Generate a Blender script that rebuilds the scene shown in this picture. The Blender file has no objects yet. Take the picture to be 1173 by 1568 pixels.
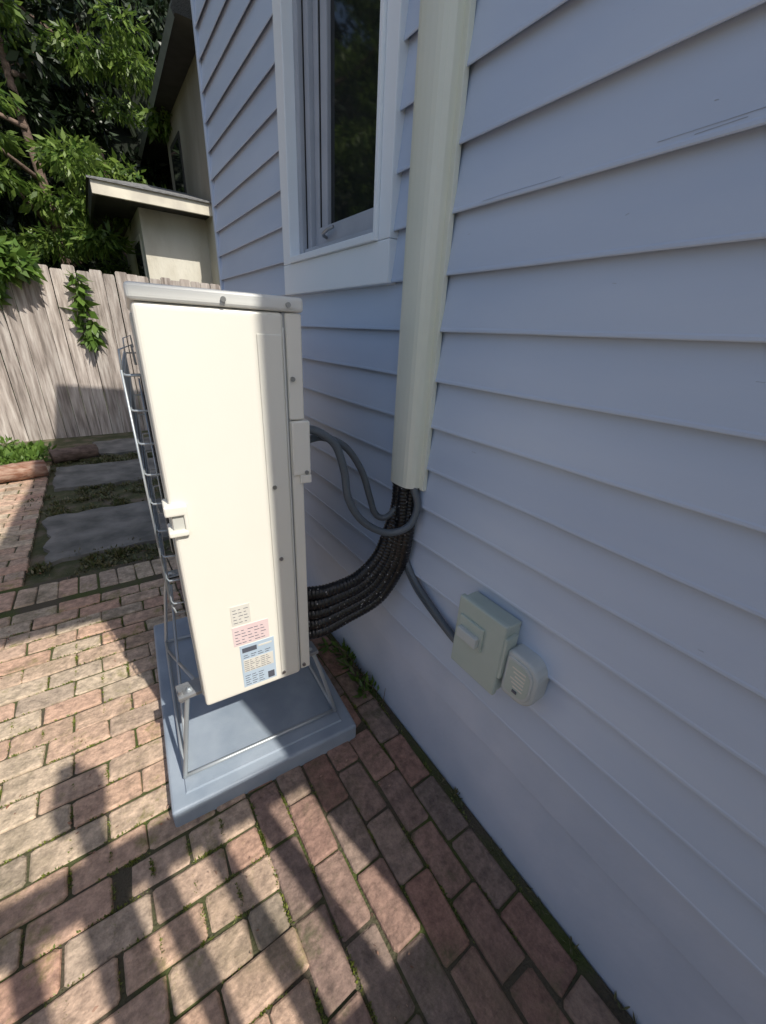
import bpy, bmesh, math, random
import numpy as np
from mathutils import Vector, Matrix
random.seed(7); rng=np.random.default_rng(7)
S=bpy.context.scene
S.view_settings.view_transform='Standard'; S.view_settings.look='None'; S.view_settings.exposure=0
COL=S.collection

# ---------------------------------------------------------------- materials
def mat(name,c1,c2=None,scale=5,rough=0.6,bump=0.0,bscale=60,metal=0.0,stretch=(1,1,1),spec=0.5,detail=5,c3=None,island=0.0,ramp=(0.35,0.65)):
    m=bpy.data.materials.new(name); m.use_nodes=True
    nt=m.node_tree; N=nt.nodes; L=nt.links; b=N['Principled BSDF']
    b.inputs['Roughness'].default_value=rough; b.inputs['Metallic'].default_value=metal
    b.inputs['Specular IOR Level'].default_value=spec
    if c2 is None: c2=tuple(x*0.88 for x in c1)
    tc=N.new('ShaderNodeTexCoord'); mp=N.new('ShaderNodeMapping'); mp.inputs['Scale'].default_value=stretch
    L.new(tc.outputs['Object'],mp.inputs['Vector'])
    n=N.new('ShaderNodeTexNoise'); n.inputs['Scale'].default_value=scale; n.inputs['Detail'].default_value=detail
    L.new(mp.outputs[0],n.inputs['Vector'])
    r=N.new('ShaderNodeValToRGB'); e=r.color_ramp.elements
    e[0].position=ramp[0]; e[0].color=(*c1,1); e[1].position=ramp[1]; e[1].color=(*c2,1)
    if c3: x=e.new((ramp[0]+ramp[1])/2); x.color=(*c3,1)
    L.new(n.outputs['Fac'],r.inputs[0]); col=r.outputs[0]
    if island>0:
        g=N.new('ShaderNodeNewGeometry'); h=N.new('ShaderNodeHueSaturation')
        mr=N.new('ShaderNodeMapRange'); mr.inputs[3].default_value=1-island; mr.inputs[4].default_value=1+island
        L.new(g.outputs['Random Per Island'],mr.inputs[0]); L.new(mr.outputs[0],h.inputs['Value']); L.new(col,h.inputs['Color']); col=h.outputs[0]
    L.new(col,b.inputs['Base Color'])
    if bump>0:
        n2=N.new('ShaderNodeTexNoise'); n2.inputs['Scale'].default_value=bscale; n2.inputs['Detail'].default_value=6
        L.new(mp.outputs[0],n2.inputs['Vector'])
        bp=N.new('ShaderNodeBump'); bp.inputs['Strength'].default_value=bump; bp.inputs['Distance'].default_value=0.01
        L.new(n2.outputs['Fac'],bp.inputs['Height']); L.new(bp.outputs[0],b.inputs['Normal'])
    return m

def leafmat(name,c1,c2,trans=0.35):
    m=bpy.data.materials.new(name); m.use_nodes=True
    nt=m.node_tree; N=nt.nodes; L=nt.links; b=N['Principled BSDF']; out=N['Material Output']
    g=N.new('ShaderNodeNewGeometry'); r=N.new('ShaderNodeValToRGB'); e=r.color_ramp.elements
    e[0].color=(*c1,1); e[1].color=(*c2,1); L.new(g.outputs['Random Per Island'],r.inputs[0])
    L.new(r.outputs[0],b.inputs['Base Color']); b.inputs['Roughness'].default_value=0.45
    if trans>0:
        t=N.new('ShaderNodeBsdfTranslucent'); L.new(r.outputs[0],t.inputs[0])
        mx=N.new('ShaderNodeMixShader'); mx.inputs[0].default_value=trans
        L.new(b.outputs[0],mx.inputs[1]); L.new(t.outputs[0],mx.inputs[2]); L.new(mx.outputs[0],out.inputs[0])
    return m

M={}
M['siding']=mat('siding_paint',(0.49,0.58,0.73),(0.57,0.655,0.79),scale=2.2,rough=0.42,bump=0.05,bscale=14,stretch=(1,0.4,2),detail=8)
M['found']=mat('foundation_paint',(0.49,0.57,0.71),(0.58,0.65,0.785),scale=4,rough=0.6,bump=0.15,bscale=25,detail=8)
M['trim']=mat('trim_paint',(0.86,0.92,0.96),(0.88,0.93,0.97),scale=4,rough=0.4)
M['vinyl']=mat('window_vinyl',(0.36,0.39,0.44),(0.42,0.45,0.50),scale=6,rough=0.4)
M['glass']=mat('window_glass',(0.012,0.014,0.014),(0.016,0.018,0.018),rough=0.04,spec=0.35)
M['cream']=mat('line_cover_plastic',(0.74,0.77,0.65),(0.78,0.80,0.69),scale=5,rough=0.33)
M['white']=mat('enamel_white',(0.81,0.78,0.69),(0.83,0.80,0.71),scale=3,rough=0.38,bump=0.03,bscale=300)
M['lid']=mat('enamel_lid_shaded',(0.70,0.70,0.66),(0.74,0.74,0.70),scale=3,rough=0.35)  # darker than the body enamel: the lid's shade is put into its colour
M['grey']=mat('grey_metal',(0.30,0.31,0.32),(0.38,0.39,0.40),scale=12,rough=0.4,metal=0.6)
M['shade_panel']=mat('shaded_panel',(0.55,0.55,0.50),(0.6,0.6,0.55),rough=0.45)  # greyed enamel: shade of the fan side and handle hollow put into colour
M['wire']=mat('guard_wire',(0.33,0.37,0.40),(0.45,0.48,0.49),rough=0.4,metal=0.4)
M['black']=mat('black_void',(0.01,0.01,0.01),(0.015,0.015,0.015),rough=0.8)
M['conduit']=mat('grey_conduit',(0.085,0.105,0.125),(0.11,0.13,0.15),rough=0.38)
M['scr']=mat('scratch_mark',(0.34,0.39,0.46),(0.44,0.50,0.60),scale=30,rough=0.6)
M['pad']=mat('pad_plastic',(0.24,0.29,0.35),(0.32,0.37,0.43),scale=7,rough=0.45,bump=0.12,bscale=200,detail=8)
M['box']=mat('box_paint',(0.40,0.48,0.44),(0.46,0.53,0.49),scale=8,rough=0.4)
M['box2']=mat('box_plastic',(0.46,0.51,0.52),(0.52,0.56,0.56),scale=8,rough=0.45)
M['screw']=mat('screw_steel',(0.4,0.4,0.4),rough=0.3,metal=0.9)
M['stk_blue']=mat('sticker_blue',(0.44,0.54,0.64),(0.48,0.58,0.68),rough=0.4)
M['stk_pink']=mat('sticker_pink',(0.76,0.58,0.58),(0.78,0.66,0.64),rough=0.4)
M['stk_white']=mat('sticker_white',(0.74,0.71,0.64),rough=0.4)
M['ink']=mat('sticker_ink',(0.10,0.11,0.14),rough=0.5)
M['wood']=mat('fence_wood',(0.22,0.185,0.16),(0.56,0.51,0.46),scale=2.4,rough=0.85,bump=0.9,bscale=14,stretch=(12,12,1.1),c3=(0.41,0.355,0.315),island=0.16,detail=10,ramp=(0.32,0.68))
M['deck']=mat('deck_wood',(0.35,0.3,0.24),(0.42,0.37,0.3),scale=5,rough=0.7,bump=0.3,bscale=40)
M['bark']=mat('bark',(0.09,0.06,0.045),(0.2,0.14,0.11),scale=9,rough=0.95,bump=1.0,bscale=22,stretch=(1,3,3))
M['logcut']=mat('log_bark_red',(0.22,0.10,0.06),(0.40,0.27,0.2),scale=9,rough=0.95,bump=1.0,bscale=22,stretch=(1,4,4))
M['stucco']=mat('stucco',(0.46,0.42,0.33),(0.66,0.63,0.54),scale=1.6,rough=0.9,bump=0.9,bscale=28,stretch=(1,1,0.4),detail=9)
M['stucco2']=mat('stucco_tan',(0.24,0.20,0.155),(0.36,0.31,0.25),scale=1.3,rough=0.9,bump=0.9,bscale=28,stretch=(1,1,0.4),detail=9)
M['fascia']=mat('fascia_paint',(0.72,0.67,0.54),(0.50,0.46,0.38),scale=3,rough=0.6,detail=9)
M['eave_dark']=mat('eave_shade',(0.035,0.03,0.026),(0.05,0.045,0.04),rough=0.8)  # near-black: shade under the eaves is put into the colour
M['gutter']=mat('gutter_dark',(0.20,0.21,0.20),(0.25,0.26,0.25),rough=0.5)
M['shingle']=mat('roof_shingles',(0.10,0.10,0.10),(0.24,0.24,0.24),scale=14,rough=0.9,bump=0.8,bscale=40,stretch=(1,4,4))
M['slab']=mat('concrete_slab',(0.10,0.10,0.09),(0.22,0.21,0.19),scale=5,rough=0.9,bump=0.8,bscale=30,detail=9)
M['soil']=mat('soil_moss',(0.05,0.06,0.022),(0.15,0.12,0.085),scale=7,rough=0.95,bump=1.0,bscale=50,c3=(0.08,0.08,0.035))
M['joint']=mat('joint_sand_moss',(0.07,0.09,0.02),(0.09,0.075,0.05),scale=4,rough=0.95,bump=1.0,bscale=120,ramp=(0.40,0.56))
M['grnd']=mat('grass_ground',(0.04,0.06,0.02),(0.08,0.09,0.04),scale=2,rough=0.95,bump=0.8,bscale=20)
M['hill']=mat('undergrowth_shade',(0.004,0.007,0.003),(0.012,0.02,0.008),scale=3,rough=0.95,bump=1.0,bscale=6)  # near-black: deep shade behind the trees is put into the colour
M['leafA']=leafmat('tree_leaf',(0.045,0.10,0.015),(0.20,0.29,0.055),0.4)
M['leafB']=leafmat('shaded_leaf',(0.008,0.018,0.005),(0.022,0.042,0.010),0)  # much darker leaf: shade inside and behind the crowns put into the colour
M['leafC']=leafmat('weed_leaf',(0.07,0.14,0.02),(0.16,0.26,0.05))
M['leafM']=leafmat('moss_leaf',(0.07,0.10,0.015),(0.19,0.21,0.035),0)
M['leafD']=leafmat('dry_grass',(0.13,0.11,0.05),(0.06,0.085,0.025),0)

def tubemat():
    m=bpy.data.materials.new('black_insulation'); m.use_nodes=True
    nt=m.node_tree; N=nt.nodes; L=nt.links; b=N['Principled BSDF']; b.inputs['Roughness'].default_value=0.28
    tc=N.new('ShaderNodeTexCoord'); v=N.new('ShaderNodeTexVoronoi'); v.inputs['Scale'].default_value=75
    L.new(tc.outputs['Object'],v.inputs['Vector'])
    n=N.new('ShaderNodeTexNoise'); n.inputs['Scale'].default_value=30; L.new(tc.outputs['Object'],n.inputs['Vector'])
    ad=N.new('ShaderNodeMath'); ad.operation='MULTIPLY_ADD'; ad.inputs[1].default_value=0.35; L.new(n.outputs['Fac'],ad.inputs[0]); L.new(v.outputs['Distance'],ad.inputs[2])
    r=N.new('ShaderNodeValToRGB'); e=r.color_ramp.elements; e[0].position=0.27; e[0].color=(0.45,0.45,0.45,1); e[1].position=0.32; e[1].color=(0.010,0.010,0.011,1)
    L.new(ad.outputs[0],r.inputs[0]); L.new(r.outputs[0],b.inputs['Base Color'])
    n2=N.new('ShaderNodeTexNoise'); n2.inputs['Scale'].default_value=110; L.new(tc.outputs['Object'],n2.inputs['Vector'])
    bp=N.new('ShaderNodeBump'); bp.inputs['Strength'].default_value=0.5; bp.inputs['Distance'].default_value=0.004
    L.new(n2.outputs['Fac'],bp.inputs['Height']); L.new(bp.outputs[0],b.inputs['Normal'])
    return m
M['tube']=tubemat()
def brickmat(name,k):
    m=bpy.data.materials.new(name); m.use_nodes=True
    nt=m.node_tree; N=nt.nodes; L=nt.links; b=N['Principled BSDF']; b.inputs['Roughness'].default_value=0.85
    b.inputs['Specular IOR Level'].default_value=0.3
    g=N.new('ShaderNodeNewGeometry'); r=N.new('ShaderNodeValToRGB'); e=r.color_ramp.elements
    if k==0: cols=[(0,(0.50,0.38,0.29)),(0.2,(0.54,0.35,0.26)),(0.4,(0.52,0.43,0.33)),(0.55,(0.55,0.37,0.28)),(0.72,(0.42,0.34,0.27)),(0.86,(0.56,0.46,0.35)),(1,(0.47,0.29,0.22))]
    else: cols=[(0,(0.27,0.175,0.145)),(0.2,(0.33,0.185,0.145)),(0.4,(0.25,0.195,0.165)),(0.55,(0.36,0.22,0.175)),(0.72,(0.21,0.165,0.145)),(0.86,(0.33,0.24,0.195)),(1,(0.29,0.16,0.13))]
    e[0].position=0;e[0].color=(*cols[0][1],1);e[1].position=1;e[1].color=(*cols[-1][1],1)
    for p,c in cols[1:-1]:
        x=e.new(p); x.color=(*c,1)
    L.new(g.outputs['Random Per Island'],r.inputs[0])
    tc=N.new('ShaderNodeTexCoord')
    n=N.new('ShaderNodeTexNoise'); n.inputs['Scale'].default_value=26; n.inputs['Detail'].default_value=9; n.inputs['Roughness'].default_value=0.75
    L.new(tc.outputs['Object'],n.inputs['Vector'])
    r2=N.new('ShaderNodeValToRGB'); r2.color_ramp.elements[0].position=0.3; r2.color_ramp.elements[0].color=(0.42,0.42,0.42,1); r2.color_ramp.elements[1].position=0.66; r2.color_ramp.elements[1].color=(1.3,1.27,1.22,1)
    L.new(n.outputs['Fac'],r2.inputs[0])
    mu=N.new('ShaderNodeMix'); mu.data_type='RGBA'; mu.blend_type='MULTIPLY'; mu.inputs[0].default_value=1
    L.new(r.outputs[0],mu.inputs[6]); L.new(r2.outputs[0],mu.inputs[7])
    prev=mu.outputs[2]
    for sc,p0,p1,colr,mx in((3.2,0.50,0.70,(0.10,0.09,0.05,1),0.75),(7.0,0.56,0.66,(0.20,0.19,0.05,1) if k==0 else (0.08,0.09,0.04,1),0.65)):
        n3=N.new('ShaderNodeTexNoise'); n3.inputs['Scale'].default_value=sc; n3.inputs['Detail'].default_value=9; n3.inputs['Roughness'].default_value=0.74
        L.new(tc.outputs['Object'],n3.inputs['Vector'])
        r3=N.new('ShaderNodeValToRGB'); r3.color_ramp.elements[0].position=p0; r3.color_ramp.elements[0].color=(0,0,0,1); r3.color_ramp.elements[1].position=p1; r3.color_ramp.elements[1].color=(mx,mx,mx,1)
        L.new(n3.outputs['Fac'],r3.inputs[0])
        m2=N.new('ShaderNodeMix'); m2.data_type='RGBA'; L.new(r3.outputs[0],m2.inputs[0]); L.new(prev,m2.inputs[6]); m2.inputs[7].default_value=colr
        prev=m2.outputs[2]
    L.new(prev,b.inputs['Base Color'])
    n2=N.new('ShaderNodeTexNoise'); n2.inputs['Scale'].default_value=60; n2.inputs['Detail'].default_value=8
    L.new(tc.outputs['Object'],n2.inputs['Vector'])
    bp=N.new('ShaderNodeBump'); bp.inputs['Strength'].default_value=0.9; bp.inputs['Distance'].default_value=0.007
    L.new(n2.outputs['Fac'],bp.inputs['Height']); L.new(bp.outputs[0],b.inputs['Normal'])
    return m
M['brick']=brickmat('brick_paver_tan_lit',0); M['brick2']=brickmat('brick_paver_red_shaded',1)  # red palette darkened, tan one lightened: wall shade and sun put into colour

# ---------------------------------------------------------------- helpers
def empty(name,loc=(0,0,0),rz=0):
    o=bpy.data.objects.new(name,None); COL.objects.link(o); o.location=loc; o.rotation_euler=(0,0,rz); return o
def link(name,me,m,parent=None,smooth=False):
    o=bpy.data.objects.new(name,me); COL.objects.link(o)
    if m: me.materials.append(m)
    if parent: o.parent=parent
    if smooth:
        for p in me.polygons: p.use_smooth=True
    return o
def mesh(name,v,f,m,parent=None,smooth=False):
    me=bpy.data.meshes.new(name); me.from_pydata([tuple(a) for a in v],[],f); me.update()
    return link(name,me,m,parent,smooth)
def box(name,x0,x1,y0,y1,z0,z1,m,parent=None,bev=0.003,seg=2):
    bm=bmesh.new(); bmesh.ops.create_cube(bm,size=1)
    for v in bm.verts: v.co=Vector(((x0+x1)/2+v.co.x*(x1-x0),(y0+y1)/2+v.co.y*(y1-y0),(z0+z1)/2+v.co.z*(z1-z0)))
    if bev>0: bmesh.ops.bevel(bm,geom=bm.edges[:],offset=bev,segments=seg,profile=0.6,affect='EDGES')
    me=bpy.data.meshes.new(name); bm.to_mesh(me); bm.free()
    return link(name,me,m,parent,False)
def cyl(name,c,r,h,axis,m,parent=None,seg=20):
    bm=bmesh.new(); bmesh.ops.create_cone(bm,cap_ends=True,segments=seg,radius1=r,radius2=r,depth=h)
    R={'z':Matrix.Identity(3),'x':Matrix.Rotation(math.pi/2,3,'Y'),'y':Matrix.Rotation(math.pi/2,3,'X')}[axis]
    for v in bm.verts: v.co=R@v.co+Vector(c)
    me=bpy.data.meshes.new(name); bm.to_mesh(me); bm.free()
    return link(name,me,m,parent,False)
def catmull(P,n):
    P=[Vector(p) for p in P]; P=[2*P[0]-P[1]]+P+[2*P[-1]-P[-2]]; out=[]
    for i in range(1,len(P)-2):
        for k in range(n):
            t=k/n; a,b,c,d=P[i-1],P[i],P[i+1],P[i+2]
            out.append(0.5*((2*b)+(c-a)*t+(2*a-5*b+4*c-d)*t*t+(3*b-a-3*c+d)*t**3))
    out.append(P[-2]); return out
def tubedata(P,rad,seg=10,radf=None):
    V=[];F=[]; n=len(P); up=Vector((0.3,0.5,0.81)).normalized()
    t=(P[1]-P[0]).normalized(); nrm=t.cross(up).normalized(); L=0
    for i,p in enumerate(P):
        t2=(P[min(i+1,n-1)]-P[max(i-1,0)]).normalized()
        nrm=(nrm-t2*nrm.dot(t2)).normalized(); bn=t2.cross(nrm)
        if i: L+=(p-P[i-1]).length
        r=rad if radf is None else radf(i/(n-1),L)
        for k in range(seg):
            a=2*math.pi*k/seg; V.append(p+nrm*(math.cos(a)*r)+bn*(math.sin(a)*r))
    for i in range(n-1):
        for k in range(seg):
            F.append((i*seg+k,i*seg+(k+1)%seg,(i+1)*seg+(k+1)%seg,(i+1)*seg+k))
    F.append(tuple(range(seg))[::-1]); F.append(tuple((n-1)*seg+k for k in range(seg)))
    return V,F
def tube(name,pts,rad,m,parent=None,n=10,seg=10,radf=None,smooth=True):
    P=catmull(pts,n) if n>1 else [Vector(p) for p in pts]
    V,F=tubedata(P,rad,seg,radf); return mesh(name,V,F,m,parent,smooth)
def multi(name,paths,rad,m,parent=None,seg=6):
    V=[];F=[]
    for P in paths:
        v,f=tubedata([Vector(p) for p in P],rad,seg); o=len(V); V+=v; F+=[tuple(a+o for a in q) for q in f]
    return mesh(name,V,F,m,parent,True)
def leaves(name,C,R,n,L,W,m,parent=None,droop=0.5,shell=0.55,seed=1,up=0.0,weights=None):
    g=np.random.default_rng(seed); C=np.array(C,float); R=np.array(R,float)
    if R.ndim==1: R=np.repeat(R[:,None],3,1)
    w=(R[:,0]*R[:,1]) if weights is None else np.array(weights,float); w=w/w.sum()
    idx=g.choice(len(C),n,p=w); d=g.normal(size=(n,3)); d/=np.linalg.norm(d,axis=1)[:,None]
    rr=shell+(1-shell)*g.random(n)**0.7
    P=C[idx]+d*R[idx]*rr[:,None]
    A=d*0.7+g.normal(size=(n,3))*0.6; A[:,2]+=-droop+up; A/=np.linalg.norm(A,axis=1)[:,None]
    B=np.cross(A,g.normal(size=(n,3))+np.array([0,0,1.5])); B/=np.linalg.norm(B,axis=1)[:,None]
    s=(0.6+0.8*g.random(n))[:,None]; Nn=np.cross(A,B)
    v=np.empty((n,4,3)); v[:,0]=P; v[:,1]=P+A*L*s*0.45+B*W*s*0.5+Nn*W*0.15; v[:,2]=P+A*L*s; v[:,3]=P+A*L*s*0.45-B*W*s*0.5+Nn*W*0.15
    me=bpy.data.meshes.new(name); me.vertices.add(4*n); me.vertices.foreach_set('co',v.reshape(-1))
    me.loops.add(4*n); me.loops.foreach_set('vertex_index',np.arange(4*n,dtype=np.int32))
    me.polygons.add(n); me.polygons.foreach_set('loop_start',np.arange(0,4*n,4,dtype=np.int32)); me.polygons.foreach_set('loop_total',np.full(n,4,dtype=np.int32))
    me.update(calc_edges=True); me.validate()
    return link(name,me,m,parent)

# ---------------------------------------------------------------- ground
mesh('ground',[(-150,-150,-0.045),(150,-150,-0.045),(150,150,-0.045),(-150,150,-0.045)],[(0,1,2,3)],M['grnd'])
mesh('soil_strip',[(-5.2,2.2,-0.026),(0.0,2.2,-0.026),(3.0,3.05,-0.026),(3.0,7.1,-0.026),(-5.2,7.1,-0.026)],[(0,1,2,3,4)],M['soil'])
patio=empty('brick_patio')
mesh('joint_sand',[(-5,-3,-0.008),(-0.0,-3,-0.008),(-0.0,2.86,-0.008),(-5,2.86,-0.008)],[(0,1,2,3)],M['joint'],patio)
mesh('joint_sand_path',[(-5,2.87,-0.008),(-1.42,2.87,-0.008),(-1.42,6.2,-0.008),(-5,6.2,-0.008)],[(0,1,2,3)],M['joint'],patio)
V=[];F=[]
cw,cl,gap=0.101,0.202,0.006
def addbrick(x0,x1,y0,y1):
    zt=random.gauss(0,0.0026); tx=random.gauss(0,0.014); ty=random.gauss(0,0.014); a=random.gauss(0,0.014)
    cx,cy=(x0+x1)/2,(y0+y1)/2; o=len(V); J=[(random.gauss(0,.0018),random.gauss(0,.0018)) for _ in range(8)]
    def add(ins,z,tilt):
        hx,hy=(x1-x0)/2-ins,(y1-y0)/2-ins; c=0.007
        for i,(dx,dy) in enumerate(((-hx+c,-hy),(hx-c,-hy),(hx,-hy+c),(hx,hy-c),(hx-c,hy),(-hx+c,hy),(-hx,hy-c),(-hx,-hy+c))):
            dx+=J[i][0]; dy+=J[i][1]
            V.append((cx+dx-a*dy,cy+dy+a*dx,z+(zt+tx*dx+ty*dy if tilt else 0)))
    add(0,-0.05,0); add(0.0,-0.008,1); add(0.002,-0.003,1); add(0.007,0,1)
    for l in range(3):
        for k in range(8):
            F.append((o+l*8+k,o+l*8+(k+1)%8,o+(l+1)*8+(k+1)%8,o+(l+1)*8+k))
    F.append(tuple(o+24+k for k in range(8)))
def field(xa,xb,ya,yb):
    y=ya; i=0
    while y+cw<=yb+0.01:
        x=xb-((i%2)*cl/2)*1.0+random.gauss(0,.005)
        if i%2: addbrick(x+gap/2,xb-gap/2,y+gap/2,y+cw-gap/2)
        while x-0.05>xa:
            x0=max(x-cl,xa); addbrick(x0+gap/2,x-gap/2+random.gauss(0,.001),y+gap/2+random.gauss(0,.001),y+cw-gap/2)
            x-=cl+random.gauss(0,0.0012)
        y+=cw; i+=1
def fieldy(xa,xb,ya,yb):
    x=xb; i=0
    while x-cw>=xa-0.01:
        y=ya-(i%2)*cl/2+random.gauss(0,.006)
        while y+0.05<yb:
            y1=min(y+cl,yb)
            if y1-y>.04: addbrick(x-cw+gap/2,x-gap/2,y+gap/2+random.gauss(0,.001),y1-gap/2)
            y+=cl+random.gauss(0,.0012)
        x-=cw; i+=1
    return x
XS=-0.03-6*cw
field(-4.95,XS,-2.2,2.60)
x=-0.03
while x>-4.9:
    addbrick(x-cw+gap/2,x-gap/2,2.612,2.612+cl); x-=cw+random.gauss(0,.001)
field(-4.95,-1.42,2.86,6.2)
mesh('brick_pavers',V,F,M['brick'],patio)
V=[];F=[]
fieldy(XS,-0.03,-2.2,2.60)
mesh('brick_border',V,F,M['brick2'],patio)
slabs=empty('concrete_slabs')
def slab(n,x0,x1,y0,y1,r):
    bm=bmesh.new(); bmesh.ops.create_grid(bm,x_segments=14,y_segments=10,size=0.5)
    for v in bm.verts:
        ex=abs(v.co.x)>0.49; ey=abs(v.co.y)>0.49
        v.co.x=(x0+x1)/2+v.co.x*(x1-x0)+(random.gauss(0,.016) if ex else 0)
        v.co.y=(y0+y1)/2+v.co.y*(y1-y0)+(random.gauss(0,.016) if ey else 0); v.co.z=0.004+random.gauss(0,.0015)
    ed=[e for e in bm.edges if e.is_boundary]; rr=bmesh.ops.extrude_edge_only(bm,edges=ed)
    for v in rr['geom']:
        if isinstance(v,bmesh.types.BMVert): v.co.z=-0.06
    bmesh.ops.rotate(bm,verts=bm.verts,cent=((x0+x1)/2,(y0+y1)/2,0),matrix=Matrix.Rotation(r,3,'Z'))
    me=bpy.data.meshes.new(n); bm.to_mesh(me); bm.free(); link(n,me,M['slab'],slabs)
slab('slab_a',-1.34,-0.05,3.12,3.95,0.03); slab('slab_b',-1.36,-0.2,4.62,5.38,-0.02); slab('slab_c',-1.0,0.3,5.8,6.5,0.02)
C=[];R=[]
for i in range(900):
    if random.random()<0.6:
        k=random.randrange(16,47); y=-2.2+k*cw; x=random.uniform(-2.4,XS); r=(random.uniform(.02,.08),.003,.003)
    elif random.random()<.7:
        k=random.randrange(0,9); x=XS-k*cl/2; y=-2.2+cw*(random.randrange(20,46)+.5); r=(.003,.035,.003)
    else:
        x=-0.03-random.randrange(0,7)*cw; y=random.uniform(.1,1.3); r=(.003,random.uniform(.02,.06),.003)
        if x>-.5 and random.random()<.6: continue
    if -0.9<x<-0.15 and 0.9<y<2.0: continue
    C.append((x,y,-0.006)); R.append(r)
leaves('joint_moss',C,R,26000,0.008,0.004,M['leafM'],None,droop=0,up=0.6,shell=0.0,seed=11,weights=[1]*len(C))
C=[(random.uniform(-1.5,0.1),random.choice([2.95,3.02,4.1,4.3,4.5,5.5,5.65])+random.gauss(0,.07),-0.02) for _ in range(160)]
leaves('ground_weeds',C,[(0.07,0.06,0.01)]*len(C),9000,0.03,0.012,M['leafD'],None,droop=0,up=0.7,shell=0,seed=12)

# ---------------------------------------------------------------- house
house=empty('blue_siding_house')
Y0,Y1=-0.95,3.0; E=0.1268; zb=1.522-8*E
V=[];F=[]
def course(z,y0,y1):
    prof=[(-0.010,z+0.016),(-0.0175,z+0.014),(-0.0180,z),(-0.0200,z),(-0.0210,z+0.002),(-0.0206,z+0.007),(-0.0192,z+.010),(-0.002,z+E+0.010)]
    n=28; o=len(V); ph=random.uniform(0,6); P=len(prof)
    for j in range(n+1):
        y=y0+(y1-y0)*j/n; w=0.0008*math.sin(y*5+ph)+0.0005*math.sin(y*13+2*ph)
        for q,(x,zz) in enumerate(prof): V.append((x+(w if x<-0.01 else 0),y,zz+(w*0.7 if 0<q<7 else 0)))
    for j in range(n):
        for k in range(P-1):
            F.append((o+j*P+k,o+(j+1)*P+k,o+(j+1)*P+k+1,o+j*P+k+1))
k=0
while zb+k*E<4.15:
    z=zb+k*E
    if 1.64<z<2.91: course(z,Y0,1.12); course(z,1.85,Y1)
    else: course(z,Y0,Y1)
    k+=1
mesh('siding',V,F,M['siding'],house)
box('wall_lower',0.0,5.0,Y0+.01,Y1-.01,zb-0.005,1.70,M['siding'],house,bev=0)
box('wall_near',0.0,5.0,Y0+.01,1.13,1.70,4.3,M['siding'],house,bev=0)
box('wall_far',0.0,5.0,1.84,Y1-.01,1.70,4.3,M['siding'],house,bev=0)
box('wall_head',0.0,5.0,1.13,1.84,2.93,4.3,M['siding'],house,bev=0)
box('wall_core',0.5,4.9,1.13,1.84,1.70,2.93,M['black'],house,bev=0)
box('foundation',0.004,5.0,Y0+.012,Y1-.012,-0.3,zb-0.004,M['found'],house,bev=0)
box('skirt_board',-0.006,0.003,Y0,Y1,zb-0.16,zb-0.006,M['found'],house,bev=0.002)
box('corner_post',-0.022,0.012,Y1-0.012,Y1+0.02,zb,4.2,M['siding'],house,bev=0.003)
box('corner_post_near',-0.022,0.03,Y0-0.02,Y0+0.02,zb,4.2,M['siding'],house,bev=0.003)
# roof underside front edge: its shadow just grazes the lid of the outdoor unit
rv=[(-.78,-1.272,4.17),(5.5,-1.272,4.17),(5.5,3.3,4.85),(-.40,3.3,4.85)]
rv2=[(a,b,c+0.17) for a,b,c in rv]
mesh('roof',rv+rv2,[(3,2,1,0),(4,5,6,7),(0,1,5,4),(1,2,6,5),(2,3,7,6),(3,0,4,7)],M['trim'],house)
P=[[(-.0203,.76,1.783),(-.0203,.68,1.7845),(-.0203,.60,1.784),(-.0203,.57,1.785)],[(-.0185,.41,1.7925),(-.0185,.33,1.7935),(-.0182,.26,1.795)],[(-.0186,.36,1.788),(-.0186,.30,1.790)]]
for i in range(14):
    kk=random.randrange(0,14); dz=random.uniform(.02,.10); y=random.uniform(.1,.8); l=random.uniform(.004,.015)
    xs=-.0192+.0172*(dz-.01)/E; P.append([(xs,y,zb+kk*E+dz),(xs,y+l,zb+kk*E+dz+random.gauss(0,.001))])
multi('siding_scratches',P,0.0004,M['scr'],house,4)
# window
wz0,wz1=1.757,2.90
box('window_apron',-0.034,0.0,1.09,1.884,1.646,wz0,M['trim'],house,bev=0.004)
box('window_casing_far',-0.034,0.0,1.80,1.884,wz0+.001,wz1+.1,M['trim'],house,bev=0.004)
box('window_casing_near',-0.034,0.0,1.09,1.148,wz0+.001,wz1+.1,M['trim'],house,bev=0.004)
box('window_casing_head',-0.036,0.0,1.149,1.799,wz1,wz1+.1,M['trim'],house,bev=0.004)
box('window_bead_far',-0.044,0.06,1.782,1.799,wz0,wz1,M['trim'],house,bev=0.003)
box('window_bead_near',-0.044,0.06,1.149,1.164,wz0,wz1,M['trim'],house,bev=0.003)
box('window_sill',-0.046,0.06,1.165,1.781,wz0,wz0+0.022,M['trim'],house,bev=0.004)
box('frame_far_a',-0.004,0.09,1.745,1.781,wz0+.022,wz1,M['vinyl'],house,bev=0.003)
box('frame_far_b',0.016,0.09,1.705,1.744,wz0+.022,wz1,M['vinyl'],house,bev=0.003)
box('frame_far_c',0.034,0.09,1.668,1.704,wz0+.022,wz1,M['vinyl'],house,bev=0.003)
box('frame_near',0.01,0.09,1.165,1.19,wz0+.022,wz1,M['vinyl'],house,bev=0.003)
box('frame_bottom',0.002,0.09,1.19,1.744,wz0+.022,wz0+.05,M['vinyl'],house,bev=0.004)
box('sash_bottom',0.030,0.085,1.19,1.667,wz0+.05,wz0+.115,M['vinyl'],house,bev=0.005)
box('sash_stile',0.040,0.085,1.615,1.667,wz0+.115,wz1,M['vinyl'],house,bev=0.005)
box('sash_gasket',0.037,0.05,1.660,1.666,wz0+.05,wz1,M['black'],house,bev=0)
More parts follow.
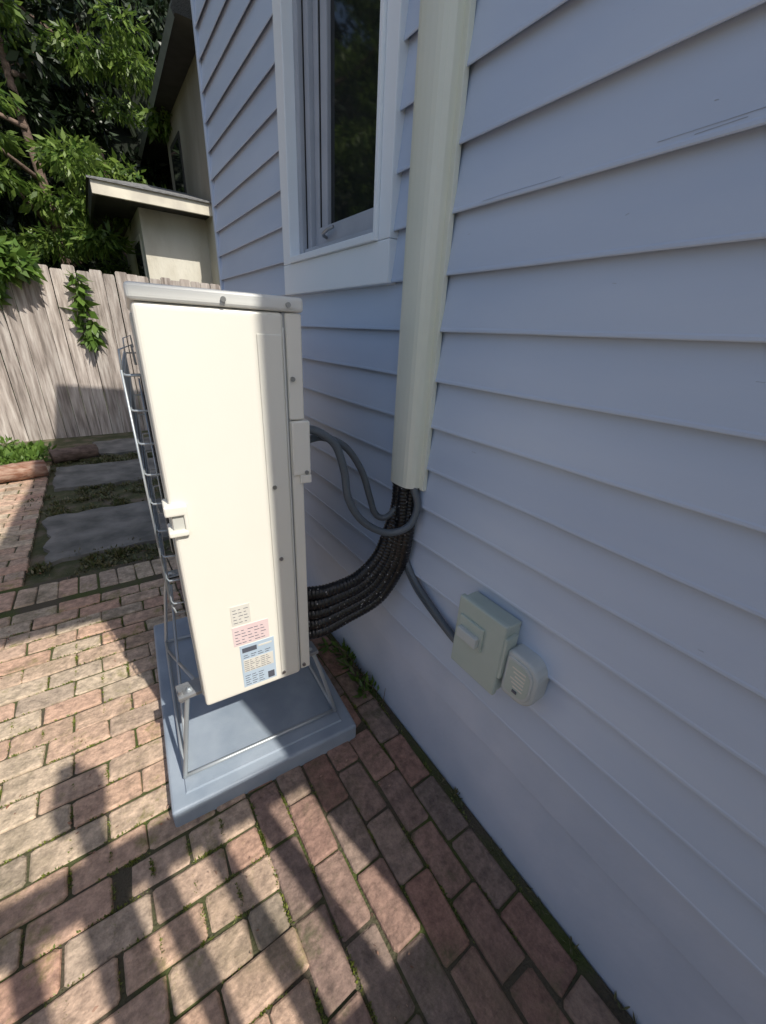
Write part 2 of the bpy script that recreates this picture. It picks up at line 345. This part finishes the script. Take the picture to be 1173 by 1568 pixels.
box('frame_gasket',0.013,0.03,1.738,1.743,wz0+.05,wz1,M['black'],house,bev=0)
box('window_glass',0.056,0.066,1.19,1.63,wz0+.10,wz1,M['glass'],house,bev=0)
tube('window_crank',[(0.028,1.60,wz0+.075),(0.006,1.585,wz0+.08),(0.002,1.54,wz0+.088),(0.012,1.515,wz0+.095)],0.006,M['grey'],house)

# ---------------------------------------------------------------- line cover
lc=empty('line_set_cover')
def extr(name,prof,z0,z1,m,parent,cap=True):
    n=len(prof); V=[(x,y,z0) for x,y in prof]+[(x,y,z1) for x,y in prof]
    F=[(i,(i+1)%n,n+(i+1)%n,n+i) for i in range(n)]
    if cap: F+=[tuple(range(n))[::-1],tuple(range(n,2*n))]
    return mesh(name,V,F,m,parent)
prof=[(-0.016,.986),(-.045,.984),(-.060,.978),(-.068,.968),(-.072,.954),(-.0735,.935),(-.0735,.915),(-.072,.898),(-.068,.886),(-.060,.876),(-.045,.870),(-0.016,.868)]
extr('cover_channel',prof,1.078,4.15,M['cream'],lc)
box('cover_base_near',-0.028,-0.012,.853,.872,1.072,4.15,M['cream'],lc,bev=0.002)
box('cover_base_far',-0.028,-0.012,.983,.997,1.072,4.15,M['cream'],lc,bev=0.002)
pi=[(x*0.93-0.003,0.927+(y-0.927)*0.9) for x,y in prof]
extr('cover_mouth_dark',pi,1.074,1.0775,M['black'],lc)  # black cap on the solid channel, painted for the shade of its hollow

# ---------------------------------------------------------------- line set
ls=empty('refrigerant_line_set')
def rf(r,ph):
    return lambda t,L: r*(1+0.05*math.sin(L*2*math.pi/0.012+ph))
for i in range(5):
    f=i/4
    top=(-0.050+0.020*((i*2)%3)/2,0.945-0.040*f,1.10)
    p=[top,(top[0],top[1],1.0),(-0.078+0.035*f,0.948-0.055*f,0.90-0.01*f),
       (-0.115+0.065*f,0.950-0.04*f,0.815-0.035*f),
       (-0.185+0.075*f,0.955-0.02*f,0.755-0.10*f),(-0.265+0.04*f,0.962,0.735-0.14*f),
       (-0.34,0.985,0.725-0.165*f),(-0.44,1.05,0.72-0.16*f)]
    tube('insulated_line_%d'%(i+1),p,0.019,M['tube'],ls,n=36,seg=12,radf=rf(0.0215+0.0012*(i%2),i))
tube('power_conduit',[(-.365,.955,1.272),(-.33,.95,1.262),(-.285,.94,1.225),(-.262,.93,1.15),(-.25,.92,1.06),(-.205,.905,.985),(-.13,.885,.94),(-.062,.865,.955),(-.035,.862,1.02),(-.045,.885,1.09)],0.0115,M['conduit'],ls,n=14,seg=12)
tube('control_conduit',[(-.365,.975,1.235),(-.30,.985,1.237),(-.225,.988,1.20),(-.17,.983,1.12),(-.14,.978,1.03),(-.125,.968,.975),(-.10,.958,.955),(-.075,.945,.97),(-.05,.935,1.02),(-.045,.93,1.09)],0.0105,M['conduit'],ls,n=14,seg=12)
tube('wall_conduit',[(-.035,.93,.87),(-.03,.90,.80),(-.028,.84,.745),(-.03,.74,.70),(-.035,.66,.675),(-.04,.60,.665)],0.0105,M['conduit'],ls,n=14,seg=12)
tube('wall_conduit_lower',[(-.03,.95,.86),(-.025,.915,.78),(-.022,.85,.715),(-.024,.75,.675),(-.03,.66,.655),(-.035,.60,.65)],0.007,M['conduit'],ls,n=14,seg=10)

# ---------------------------------------------------------------- electrical boxes
eb=empty('electrical_disconnect_box')
box('enclosure',-0.070,-0.012,.440,.596,.640,.858,M['box'],eb,bev=0.005,seg=3)
box('enclosure_lid',-0.078,-0.060,.437,.599,.634,.866,M['box'],eb,bev=0.006,seg=3)
box('cover_plate',-0.086,-0.076,.497,.583,.738,.815,M['box'],eb,bev=0.004)
box('pull_handle',-0.100,-0.084,.505,.575,.752,.785,M['box2'],eb,bev=0.005,seg=3)
box('hinge',-0.074,-0.03,.430,.441,.70,.83,M['box'],eb,bev=0.003)
sb=empty('surge_protector')
def rounded(name,y0,y1,z0,z1,r1,r2,x0,x1,m,parent,bev):
    pts=[]
    for cy,cz,a0,r in((y0+r1,z0+r1,180,r1),(y1-r2,z0+r2,270,r2),(y1-r2,z1-r2,0,r2),(y0+r1,z1-r1,90,r1)):
        for k in range(9):
            a=math.radians(a0+k*90/8); pts.append((cy+r*math.cos(a),cz+r*math.sin(a)))
    bm=bmesh.new(); a=[bm.verts.new((x1,p[0],p[1])) for p in pts]; b=[bm.verts.new((x0,p[0],p[1])) for p in pts]; n=len(pts)
    f1=bm.faces.new(b); bm.faces.new(a[::-1])
    for i in range(n): bm.faces.new((a[i],a[(i+1)%n],b[(i+1)%n],b[i]))
    bmesh.ops.recalc_face_normals(bm,faces=bm.faces)
    if bev: bmesh.ops.bevel(bm,geom=list(f1.edges),offset=bev,segments=3,profile=0.5,affect='EDGES')
    me=bpy.data.meshes.new(name); bm.to_mesh(me); bm.free(); return link(name,me,m,parent)
rounded('housing',.336,.432,.660,.800,.045,.014,-0.062,-0.012,M['box2'],sb,0.008)
rounded('face_ring',.346,.424,.674,.788,.037,.010,-0.066,-0.060,M['box2'],sb,0.002)
rounded('face_recess',.352,.418,.682,.780,.032,.008,-0.0672,-0.0655,M['box'],sb,0)
for i in range(6): box('label_line_%d'%i,-0.0682,-0.067,.365,.405-0.006*(i%3),.762-i*.011,.766-i*.011,M['stk_white'],sb,bev=0)
box('indicator',-0.070,-0.067,.378,.392,.692,.700,M['ink'],sb,bev=0.001)

# ---------------------------------------------------------------- heat pump
hp=empty('heat_pump_outdoor_unit',(-0.71,0.95,0),math.radians(-4))
zb0,zt0=0.468,1.541
box('main_panel',0.0,0.291,0.0,0.93,zb0,zt0,M['white'],hp,bev=0.012,seg=4)
box('corner_cover_upper',0.2945,0.333,0.001,0.93,1.302,zt0,M['white'],hp,bev=0.006,seg=3)
box('side_strip_lower',0.2945,0.326,0.003,0.92,zb0+.01,1.30,M['white'],hp,bev=0.005,seg=3)
box('seam',0.288,0.30,0.006,0.9,zb0+.01,zt0,M['grey'],hp,bev=0)
box('side_coil',0.326,0.3305,0.05,0.9,zb0+.03,1.15,M['grey'],hp,bev=0.001)
box('valve_cover',0.297,0.345,-0.004,0.14,1.157,1.3,M['white'],hp,bev=0.006,seg=3)
box('valve_cover_flange',0.315,0.345,-0.006,0.02,1.135,1.158,M['white'],hp,bev=0.003)
box('lid',-0.006,0.337,-0.006,0.94,zt0+.001,zt0+.032,M['lid'],hp,bev=0.011,seg=4)
box('raised_strip',0.228,0.284,-0.0030,0.004,zb0+.02,1.495,M['white'],hp,bev=0.0028,seg=3)
box('lower_strip_line',0.286,0.2895,-0.0015,0.004,zb0+.015,1.51,M['lid'],hp,bev=0.001)
for i,(u,z) in enumerate([(0.305,1.40),(0.245,1.135),(0.25,.92),(0.332,1.165),(0.235,.50),(0.303,.50)]):
    cyl('screw_%d'%i,(u,-0.004,z),0.0055,0.006,'y',M['screw'],hp,seg=12)
for i,u in enumerate((0.165,0.30)):
    cyl('lid_screw_%d'%i,(u,-0.008,1.556),0.0055,0.006,'y',M['screw'],hp,seg=12)
box('handle_grip',-0.012,0.034,-0.012,0.05,1.098,1.125,M['white'],hp,bev=0.006,seg=3)
box('handle_base',-0.010,0.034,-0.012,0.05,1.045,1.060,M['white'],hp,bev=0.005,seg=3)
box('handle_recess',0.002,0.036,-0.0035,0.01,1.058,1.10,M['shade_panel'],hp,bev=0.002)
box('handle_side',0.027,0.036,-0.011,0.02,1.05,1.122,M['white'],hp,bev=0.004)
st=[('sticker_small',.100,.152,.735,.800,'stk_white'),('sticker_warning',.098,.200,.660,.728,'stk_pink'),('sticker_rating',.112,.212,.492,.655,'stk_blue')]
for n,a,b,c,d,m in st: box(n,a,b,-0.0012,0.0004,c,d,M[m],hp,bev=0)
k=0
def ink(a,b,c,d,m='ink'):
    global k; box('print_%d'%k,a,b,-0.0019,-0.0013,c,d,M[m],hp,bev=0); k+=1
for j in range(5):
    for q in range(3): ink(.105+q*.015,.117+q*.015-.003*((j+q)%3),.742+.011*j,.7435+.011*j)
for j in range(5):
    for q in range(5): ink(.104+q*.018,.119+q*.018-.004*((j+q)%3),.667+.011*j,.6688+.011*j)
ink(.118,.160,.628,.645); ink(.165,.205,.636,.642,'stk_white'); ink(.118,.206,.552,.60,'stk_white'); ink(.186,.206,.498,.524)
for j in range(6):
    for q in range(5):
        box('fine_%d_%d'%(j,q),.120+q*.016,.133+q*.016-.004*((j*q)%3),-.0024,-.0020,.556+.0075*j,.5575+.0075*j,M['ink'],hp,bev=0)
for j in range(5):
    for q in range(3): ink(.118+q*.02,.134+q*.02-.004*((j+q)%2),.499+.009*j,.501+.009*j)
for j in range(2):
    for q in range(4): ink(.120+q*.021,.136+q*.021-.004*((j+q)%2),.607+.008*j,.609+.008*j)
box('fan_face',-0.004,0.004,0.03,0.90,zb0+.02,zt0-.02,M['shade_panel'],hp,bev=0.002)
cyl('fan_dark_disc',(-0.004,0.38,1.10),0.27,0.006,'x',M['black'],hp,seg=48)  # black disc painted where the shaded inside of the fan would show
P=[]
for r in (0.06,0.1,0.14,0.18,0.22,0.26):
    P.append([(-0.010,0.38+r*math.cos(a*math.pi/20),1.10+r*math.sin(a*math.pi/20)) for a in range(41)])
multi('fan_grille_rings',P,0.0022,M['wire'],hp,5)
P=[]
zs=np.linspace(0.80,1.40,9)
for z in zs: P.append([(0.0,0.08,z),(-0.030,0.085,z),(-0.036,0.10,z),(-0.036,0.84,z),(-0.034,0.86,z),(0.0,0.87,z)])
for y in np.linspace(0.095,0.85,17): P.append([(-0.039,y,0.79),(-0.039,y,1.41)])
for y in (0.10,0.84): P.append([(-0.039,y,1.40),(-0.036,y,1.45),(-0.012,y,1.46),(-0.010,y,1.42)]); P.append([(-0.039,y,0.80),(-0.030,y,0.76),(-0.006,y,0.755)])
multi('fan_guard',P,0.0026,M['wire'],hp,6)
# stand
stand=empty('equipment_stand')
a=(-.805,1.05,.092);b=(-.25,1.012,.092);c=(-.21,1.72,.092);d=(-.765,1.78,.092)
tube('base_loop',[a,(-.53,1.031,.092),b],0.0065,M['wire'],stand,n=2)
tube('base_loop_side',[b,(-.23,1.37,.092),c],0.0065,M['wire'],stand,n=2)
tube('base_loop_back',[c,d],0.0065,M['wire'],stand,n=2)
tube('base_loop_left',[d,(-.785,1.4,.092),a],0.0065,M['wire'],stand,n=2)
tube('leg_a',[a,(-.80,1.05,.12),(-.748,1.045,.45),(-.73,1.045,.455),(-.68,1.05,.455)],0.007,M['wire'],stand,n=6)
tube('leg_b',[b,(-.255,1.012,.12),(-.34,1.01,.45),(-.38,1.012,.455)],0.007,M['wire'],stand,n=6)
tube('leg_c',[c,(-.22,1.72,.12),(-.31,1.70,.45),(-.36,1.70,.455)],0.007,M['wire'],stand,n=6)
tube('leg_d',[d,(-.76,1.78,.12),(-.71,1.76,.45),(-.66,1.76,.455)],0.007,M['wire'],stand,n=6)
tube('brace',[(-.79,1.10,.10),(-.70,1.70,.45)],0.0055,M['wire'],stand,n=2)
tube('brace_back',[(-.765,1.70,.10),(-.72,1.10,.45)],0.0055,M['wire'],stand,n=2)
for nm,x,y in(('a',-.755,1.035),('b',-.375,1.0),('c',-.33,1.69),('d',-.70,1.75)):
    box('bracket_'+nm,x-.02,x+.05,y-.01,y+.05,.452,.466,M['grey'],stand,bev=0.003)
    cyl('bolt_'+nm,(x-.010,y+.005,.46),.007,.045,'z',M['grey'],stand,seg=8)
box('rail_a',-.76,-.33,1.03,1.07,.45,.467,M['grey'],stand,bev=0.003); box('rail_b',-.72,-.29,1.74,1.78,.45,.467,M['grey'],stand,bev=0.003)

# pad
pad=empty('equipment_pad',(-0.864,0.957,0),math.radians(-3.4))
box('pad_base',0,0.668,0,1.02,-0.02,0.070,M['pad'],pad,bev=0.014,seg=4)
bm=bmesh.new(); q=[(.045,.045),(.623,.045),(.623,.975),(.045,.975)]; q2=[(.115,.115),(.553,.115),(.553,.905),(.115,.905)]
vs=[bm.verts.new((x,y,.068)) for x,y in q]; v2=[bm.verts.new((x,y,.080)) for x,y in q2]
v1=[bm.verts.new((x,y,.076)) for x,y in [(.05,.05),(.618,.05),(.618,.97),(.05,.97)]]
for A,B in((vs,v1),(v1,v2)):
    for i in range(4): bm.faces.new((A[i],A[(i+1)%4],B[(i+1)%4],B[i]))
bm.faces.new(v2); me=bpy.data.meshes.new('pad_top'); bm.to_mesh(me); bm.free(); link('pad_top',me,M['pad'],pad)

# ---------------------------------------------------------------- porch deck behind the camera
dk=empty('porch_deck')
box('deck_floor',-2.3,0.0,-3.2,-0.95,1.30,1.42,M['deck'],dk,bev=0.004)
box('top_rail',-2.3,-0.02,-0.99,-0.90,2.17,2.25,M['deck'],dk,bev=0.004)
box('bottom_rail',-2.3,-0.02,-0.97,-0.93,1.43,1.47,M['deck'],dk,bev=0.004)
x=-0.185;i=0
while x>-2.3:
    box('baluster_%d'%i,x-.026,x+.026,-0.975,-0.927,1.47,2.17,M['deck'],dk,bev=0.003); x-=.155;i+=1
for i,x in enumerate((-.60,-2.25)):  # added unseen post; its cap is shaped to cast a hand-and-phone shadow
    box('shadow_post_%d'%i,x-.03,x+.03,-0.98,-.92,0,2.50,M['deck'],dk,bev=0.004)
    box('shadow_cap_%d'%i,x-.068,x+.068,-1.01,-.88,2.50,2.62,M['deck'],dk,bev=0.01)
    box('shadow_finial_%d'%i,x-.035,x+.035,-.98,-.91,2.62,2.72,M['deck'],dk,bev=0.01)

# ---------------------------------------------------------------- fence
def fence(name,p0,p1,h):
    V=[];F=[]; p0=Vector(p0);p1=Vector(p1); d=(p1-p0); Ln=d.length; d.normalize(); nrm=Vector((d.y,-d.x,0)); s=0
    while s<Ln:
        w=random.uniform(.128,.142); hh=h+random.gauss(0,.014); off=random.gauss(0,.004); le=random.gauss(0,.006); o=len(V)
        a=p0+d*(s+.003)+nrm*off; b=p0+d*(s+w)+nrm*off; t=nrm*0.02; sl=d*le
        cut=d*.012
        ring=[a,b,b+sl+Vector((0,0,hh-.015)),b-cut+sl+Vector((0,0,hh)),a+cut+sl+Vector((0,0,hh)),a+sl+Vector((0,0,hh-.015))]
        V.extend(ring); V.extend([r-t for r in ring])
        F.append(tuple(o+i for i in range(6))); F.append(tuple(o+11-i for i in range(6)))
        for i in range(6): F.append((o+i,o+6+i,o+6+(i+1)%6,o+(i+1)%6))
        s+=w+.003
    return mesh(name,V,F,M['wood'])
fence('wooden_fence',(-5.0,6.62,-.05),(1.3,7.22,-.05),2.14)
fence('wooden_fence',(-5.0,-3,-.05),(-5.0,6.62,-.05),1.8)

# ---------------------------------------------------------------- logs, plants
def log(name,a,b,r,m):
    a=Vector(a);b=Vector(b); P=[a.lerp(b,i/14) for i in range(15)]
    g=random.Random(name+str(a.x)); V,F=tubedata(P,r,14)
    V=[v+Vector((g.gauss(0,.004),g.gauss(0,.004),g.gauss(0,.004))) for v in V]
    return mesh(name,V,F,m,None,True)
log('log',(-1.98,5.02,.085),(-1.42,5.14,.085),.085,M['logcut'])
log('log',(-1.40,5.60,.075),(-.98,5.72,.075),.078,M['bark'])
C=[(-1.75+random.gauss(0,.22),5.75+random.gauss(0,.2),.06) for _ in range(30)]
leaves('weed_clump',C,[(.12,.12,.08)]*30,1500,.07,.035,M['leafC'],droop=0,up=.5,shell=.2,seed=3)
C=[(-.045+random.gauss(0,.015),random.uniform(1.02,1.45),.015) for _ in range(12)]
leaves('wall_weeds',C,[(.02,.04,.02)]*12,130,.05,.016,M['leafC'],droop=0,up=.6,shell=.1,seed=4)
P=[]
for i in range(22):
    y=random.uniform(1.0,1.5); P.append([(-.03,y,0),(-.045+random.gauss(0,.02),y+random.gauss(0,.03),.04),(-.06+random.gauss(0,.03),y+random.gauss(0,.06),random.uniform(.05,.10))])
multi('dry_stems',P,.0014,M['bark'],None,4)
C=[(-.018+random.gauss(0,.006),random.uniform(-.3,2.8),-.004) for _ in range(60)]
leaves('wall_grass',C,[(.006,.02,.005)]*60,500,.022,.004,M['leafD'],droop=0,up=.8,shell=.1,seed=5)
C=[(random.uniform(-1.6,-.06),random.uniform(.2,3),.004) for _ in range(60)]
leaves('leaf_litter',C,[(.05,.05,.003)]*60,260,.012,.007,M['logcut'],droop=0,shell=0,seed=15)
vine=empty('climbing_vine')
C=[(-1.42+random.gauss(0,.2),6.84+random.gauss(0,.05),2.08+random.gauss(0,.06)) for _ in range(22)]
C+=[(-.78+random.gauss(0,.04),6.95,2.0-i*.07) for i in range(12)]+[(-1.62+random.gauss(0,.03),6.88,2.0-i*.07) for i in range(6)]
leaves('vine_leaves',C,[(.13,.10,.10)]*22+[(.04,.03,.05)]*18,900,.16,.075,M['leafC'],vine,droop=.8,shell=.2,seed=6,weights=[1.4]*22+[.6]*18)

# ---------------------------------------------------------------- neighbour house
nh=empty('stucco_house')
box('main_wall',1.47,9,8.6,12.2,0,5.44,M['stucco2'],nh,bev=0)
mesh('main_soffit',[(1.06,8.2,5.45),(9,8.2,5.45),(9,16.5,5.45),(1.30,16.5,5.45)],[(0,3,2,1)],M['eave_dark'],nh)
mesh('main_fascia',[(1.05,8.2,5.40),(1.29,16.5,5.40),(1.29,16.5,5.58),(1.05,8.2,5.58),(1.0,8.2,5.50),(1.24,16.5,5.50)],[(0,1,5,4),(4,5,2,3)],M['gutter'],nh)
mesh('main_roof',[(1.03,8.1,5.585),(1.27,16.6,5.585),(5,16.6,8.2),(5,8.1,8.2)],[(0,3,2,1)],M['shingle'],nh)
box('rear_wall',1.9,9,12.2,16,0,5.4,M['eave_dark'],nh,bev=0)
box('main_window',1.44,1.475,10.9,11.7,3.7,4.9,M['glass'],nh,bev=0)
box('main_window_trim',1.45,1.478,10.8,11.8,3.6,5.0,M['eave_dark'],nh,bev=0)
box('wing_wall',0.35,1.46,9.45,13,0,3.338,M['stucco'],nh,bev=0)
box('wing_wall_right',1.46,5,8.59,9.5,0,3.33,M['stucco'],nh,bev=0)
box('wing_fascia',-0.32,4.5,8.88,8.94,3.30,3.50,M['fascia'],nh,bev=0.005)
box('wing_soffit',-0.30,1.47,8.94,13.2,3.34,3.36,M['eave_dark'],nh,bev=0)
box('wing_rake',-0.33,-0.28,8.945,13.2,3.28,3.50,M['eave_dark'],nh,bev=0.003)
mesh('wing_roof',[(-.36,8.84,3.505),(4.5,8.84,3.505),(4.5,11,4.05),(.8,11,4.05),(-.36,13.2,3.505)],[(0,1,2,3),(0,3,4)],M['shingle'],nh)
mesh('wing_roof_edge',[(-.36,8.84,3.48),(4.5,8.84,3.48),(4.5,8.84,3.505),(-.36,8.84,3.505)],[(0,1,2,3)],M['shingle'],nh)
box('wing_window',0.325,0.352,9.9,10.8,2.0,2.9,M['glass'],nh,bev=0)
box('wing_window_trim',0.335,0.3515,9.8,10.9,1.9,3.0,M['fascia'],nh,bev=0)

# ---------------------------------------------------------------- trees
def crown(cx,cy,z0,z1,rad,n,seed):
    g=random.Random(seed); C=[];R=[]
    for i in range(n):
        t=g.random(); z=z0+(z1-z0)*t; rr=rad*(0.55+0.45*math.sin(math.pi*min(1,t*0.9+0.1)))
        a=g.uniform(0,2*math.pi); q=rr*math.sqrt(g.random())
        C.append((cx+q*math.cos(a),cy+q*math.sin(a),z)); s=g.uniform(.25,.62); R.append((s*1.15,s*1.15,s*.45))
    return C,R
def tree(x,y,h,rad,seed,n,lm,L=.17,W=.06,z0=1.2,nc=70):
    t=empty('deciduous_tree'); g=random.Random(seed)
    tube('trunk',[(x,y,-.1),(x+.1,y,h*.3),(x-.1,y+.1,h*.6),(x,y,h*.92)],.2,M['bark'],t,n=6,seg=10,radf=lambda q,l:.14*(1-.85*q))
    for i in range(7):
        a=g.uniform(0,6.28); zz=h*(.25+.08*i); e=(x+rad*.8*math.cos(a),y+rad*.8*math.sin(a),zz+h*.12)
        tube('limb_%d'%i,[(x,y,zz),((x+e[0])/2,(y+e[1])/2,zz+h*.04),e],.07,M['bark'],t,n=5,seg=7,radf=lambda q,l:.05*(1-.8*q))
    C,R=crown(x,y,z0,h,rad,nc,seed); leaves('crown',C,R,n,L,W,lm,t,droop=.6,shell=.35,seed=seed)
tree(-1.0,12.2,9.8,2.6,21,18000,M['leafA'],nc=70,L=.18,W=.062,z0=2.4)
tree(-4.6,11.2,9.0,2.6,22,10000,M['leafA'],nc=50,z0=3.2)
tree(0.6,17.0,11,3.2,23,12000,M['leafB'],L=.26,W=.1)
tree(-3.0,15.0,12,3.6,24,16000,M['leafB'],L=.26,W=.1)
tree(-13.5,3.5,9.0,3.2,25,6000,M['leafB'],L=.32,W=.14)
tree(-13.8,10.0,9.5,3.4,26,6000,M['leafB'],L=.32,W=.14)
V=[];F=[];nx,nz=40,16
for j in range(nz+1):
    for i in range(nx+1):
        V.append((-18+i*30/nx+random.gauss(0,.3),19.5+1.2*math.sin(i*.9)+random.gauss(0,.5)+j*.12,-.2+j*.85+random.gauss(0,.15)))
for j in range(nz):
    for i in range(nx): o=j*(nx+1)+i; F.append((o,o+1,o+nx+2,o+nx+1))
mesh('dark_backing',V,F,M['hill'],None,True)  # added dark backing so no bright sky shows between the crowns
C=[(random.uniform(-16,8),random.uniform(17.8,19),random.uniform(0,12)) for _ in range(120)]
leaves('distant_trees',C,[(1.2,.8,.8)]*120,13000,.36,.15,M['leafB'],shell=.4,seed=31)
C=[(random.uniform(-5,1.0),random.uniform(8.6,9.6),random.uniform(.6,2.0)) for _ in range(40)]
C=[c for c in C if c[0]<-.6]
leaves('shrub_row',C,[(.6,.5,.5)]*len(C),6000,.14,.06,M['leafB'],shell=.4,seed=32)

# ---------------------------------------------------------------- light, world, camera
sd=Vector((.1535,-.639,.7536)).normalized()
sun=bpy.data.lights.new('sun','SUN'); sun.energy=5.0; sun.angle=math.radians(.5); sun.color=(1,.95,.86)
so=bpy.data.objects.new('sun',sun); COL.objects.link(so); so.rotation_euler=sd.to_track_quat('Z','Y').to_euler(); so.location=(3,-8,12)
w=bpy.data.worlds.new('World'); S.world=w; w.use_nodes=True; nt=w.node_tree
sky=nt.nodes.new('ShaderNodeTexSky'); sky.sky_type='NISHITA'; sky.sun_disc=False; sky.sun_elevation=math.asin(sd.z); sky.sun_rotation=math.atan2(sd.x,sd.y)
sky.dust_density=2.0
nt.links.new(sky.outputs[0],nt.nodes['Background'].inputs[0]); nt.nodes['Background'].inputs[1].default_value=.15

th,p=math.radians(35.6),math.radians(24.2)
H=Vector((math.sin(th),math.cos(th),0)); Rr=Vector((math.cos(th),-math.sin(th),0)); Z=Vector((0,0,1))
Fw=H*math.cos(p)-Z*math.sin(p); U=H*math.sin(p)+Z*math.cos(p); ro=math.atan(74/1336); c,s=math.cos(ro),math.sin(ro)
X=Rr*c+U*s; Yc=-Rr*s+U*c
cam=bpy.data.cameras.new('camera'); co=bpy.data.objects.new('camera',cam); COL.objects.link(co)
mw=Matrix((X,Yc,-Fw)).transposed().to_4x4(); mw.translation=Vector((-.784,0,1.505)); co.matrix_world=mw
cam.sensor_fit='VERTICAL'; cam.sensor_height=36; cam.lens=36*600/1568; cam.clip_start=.02; cam.clip_end=500
S.camera=co
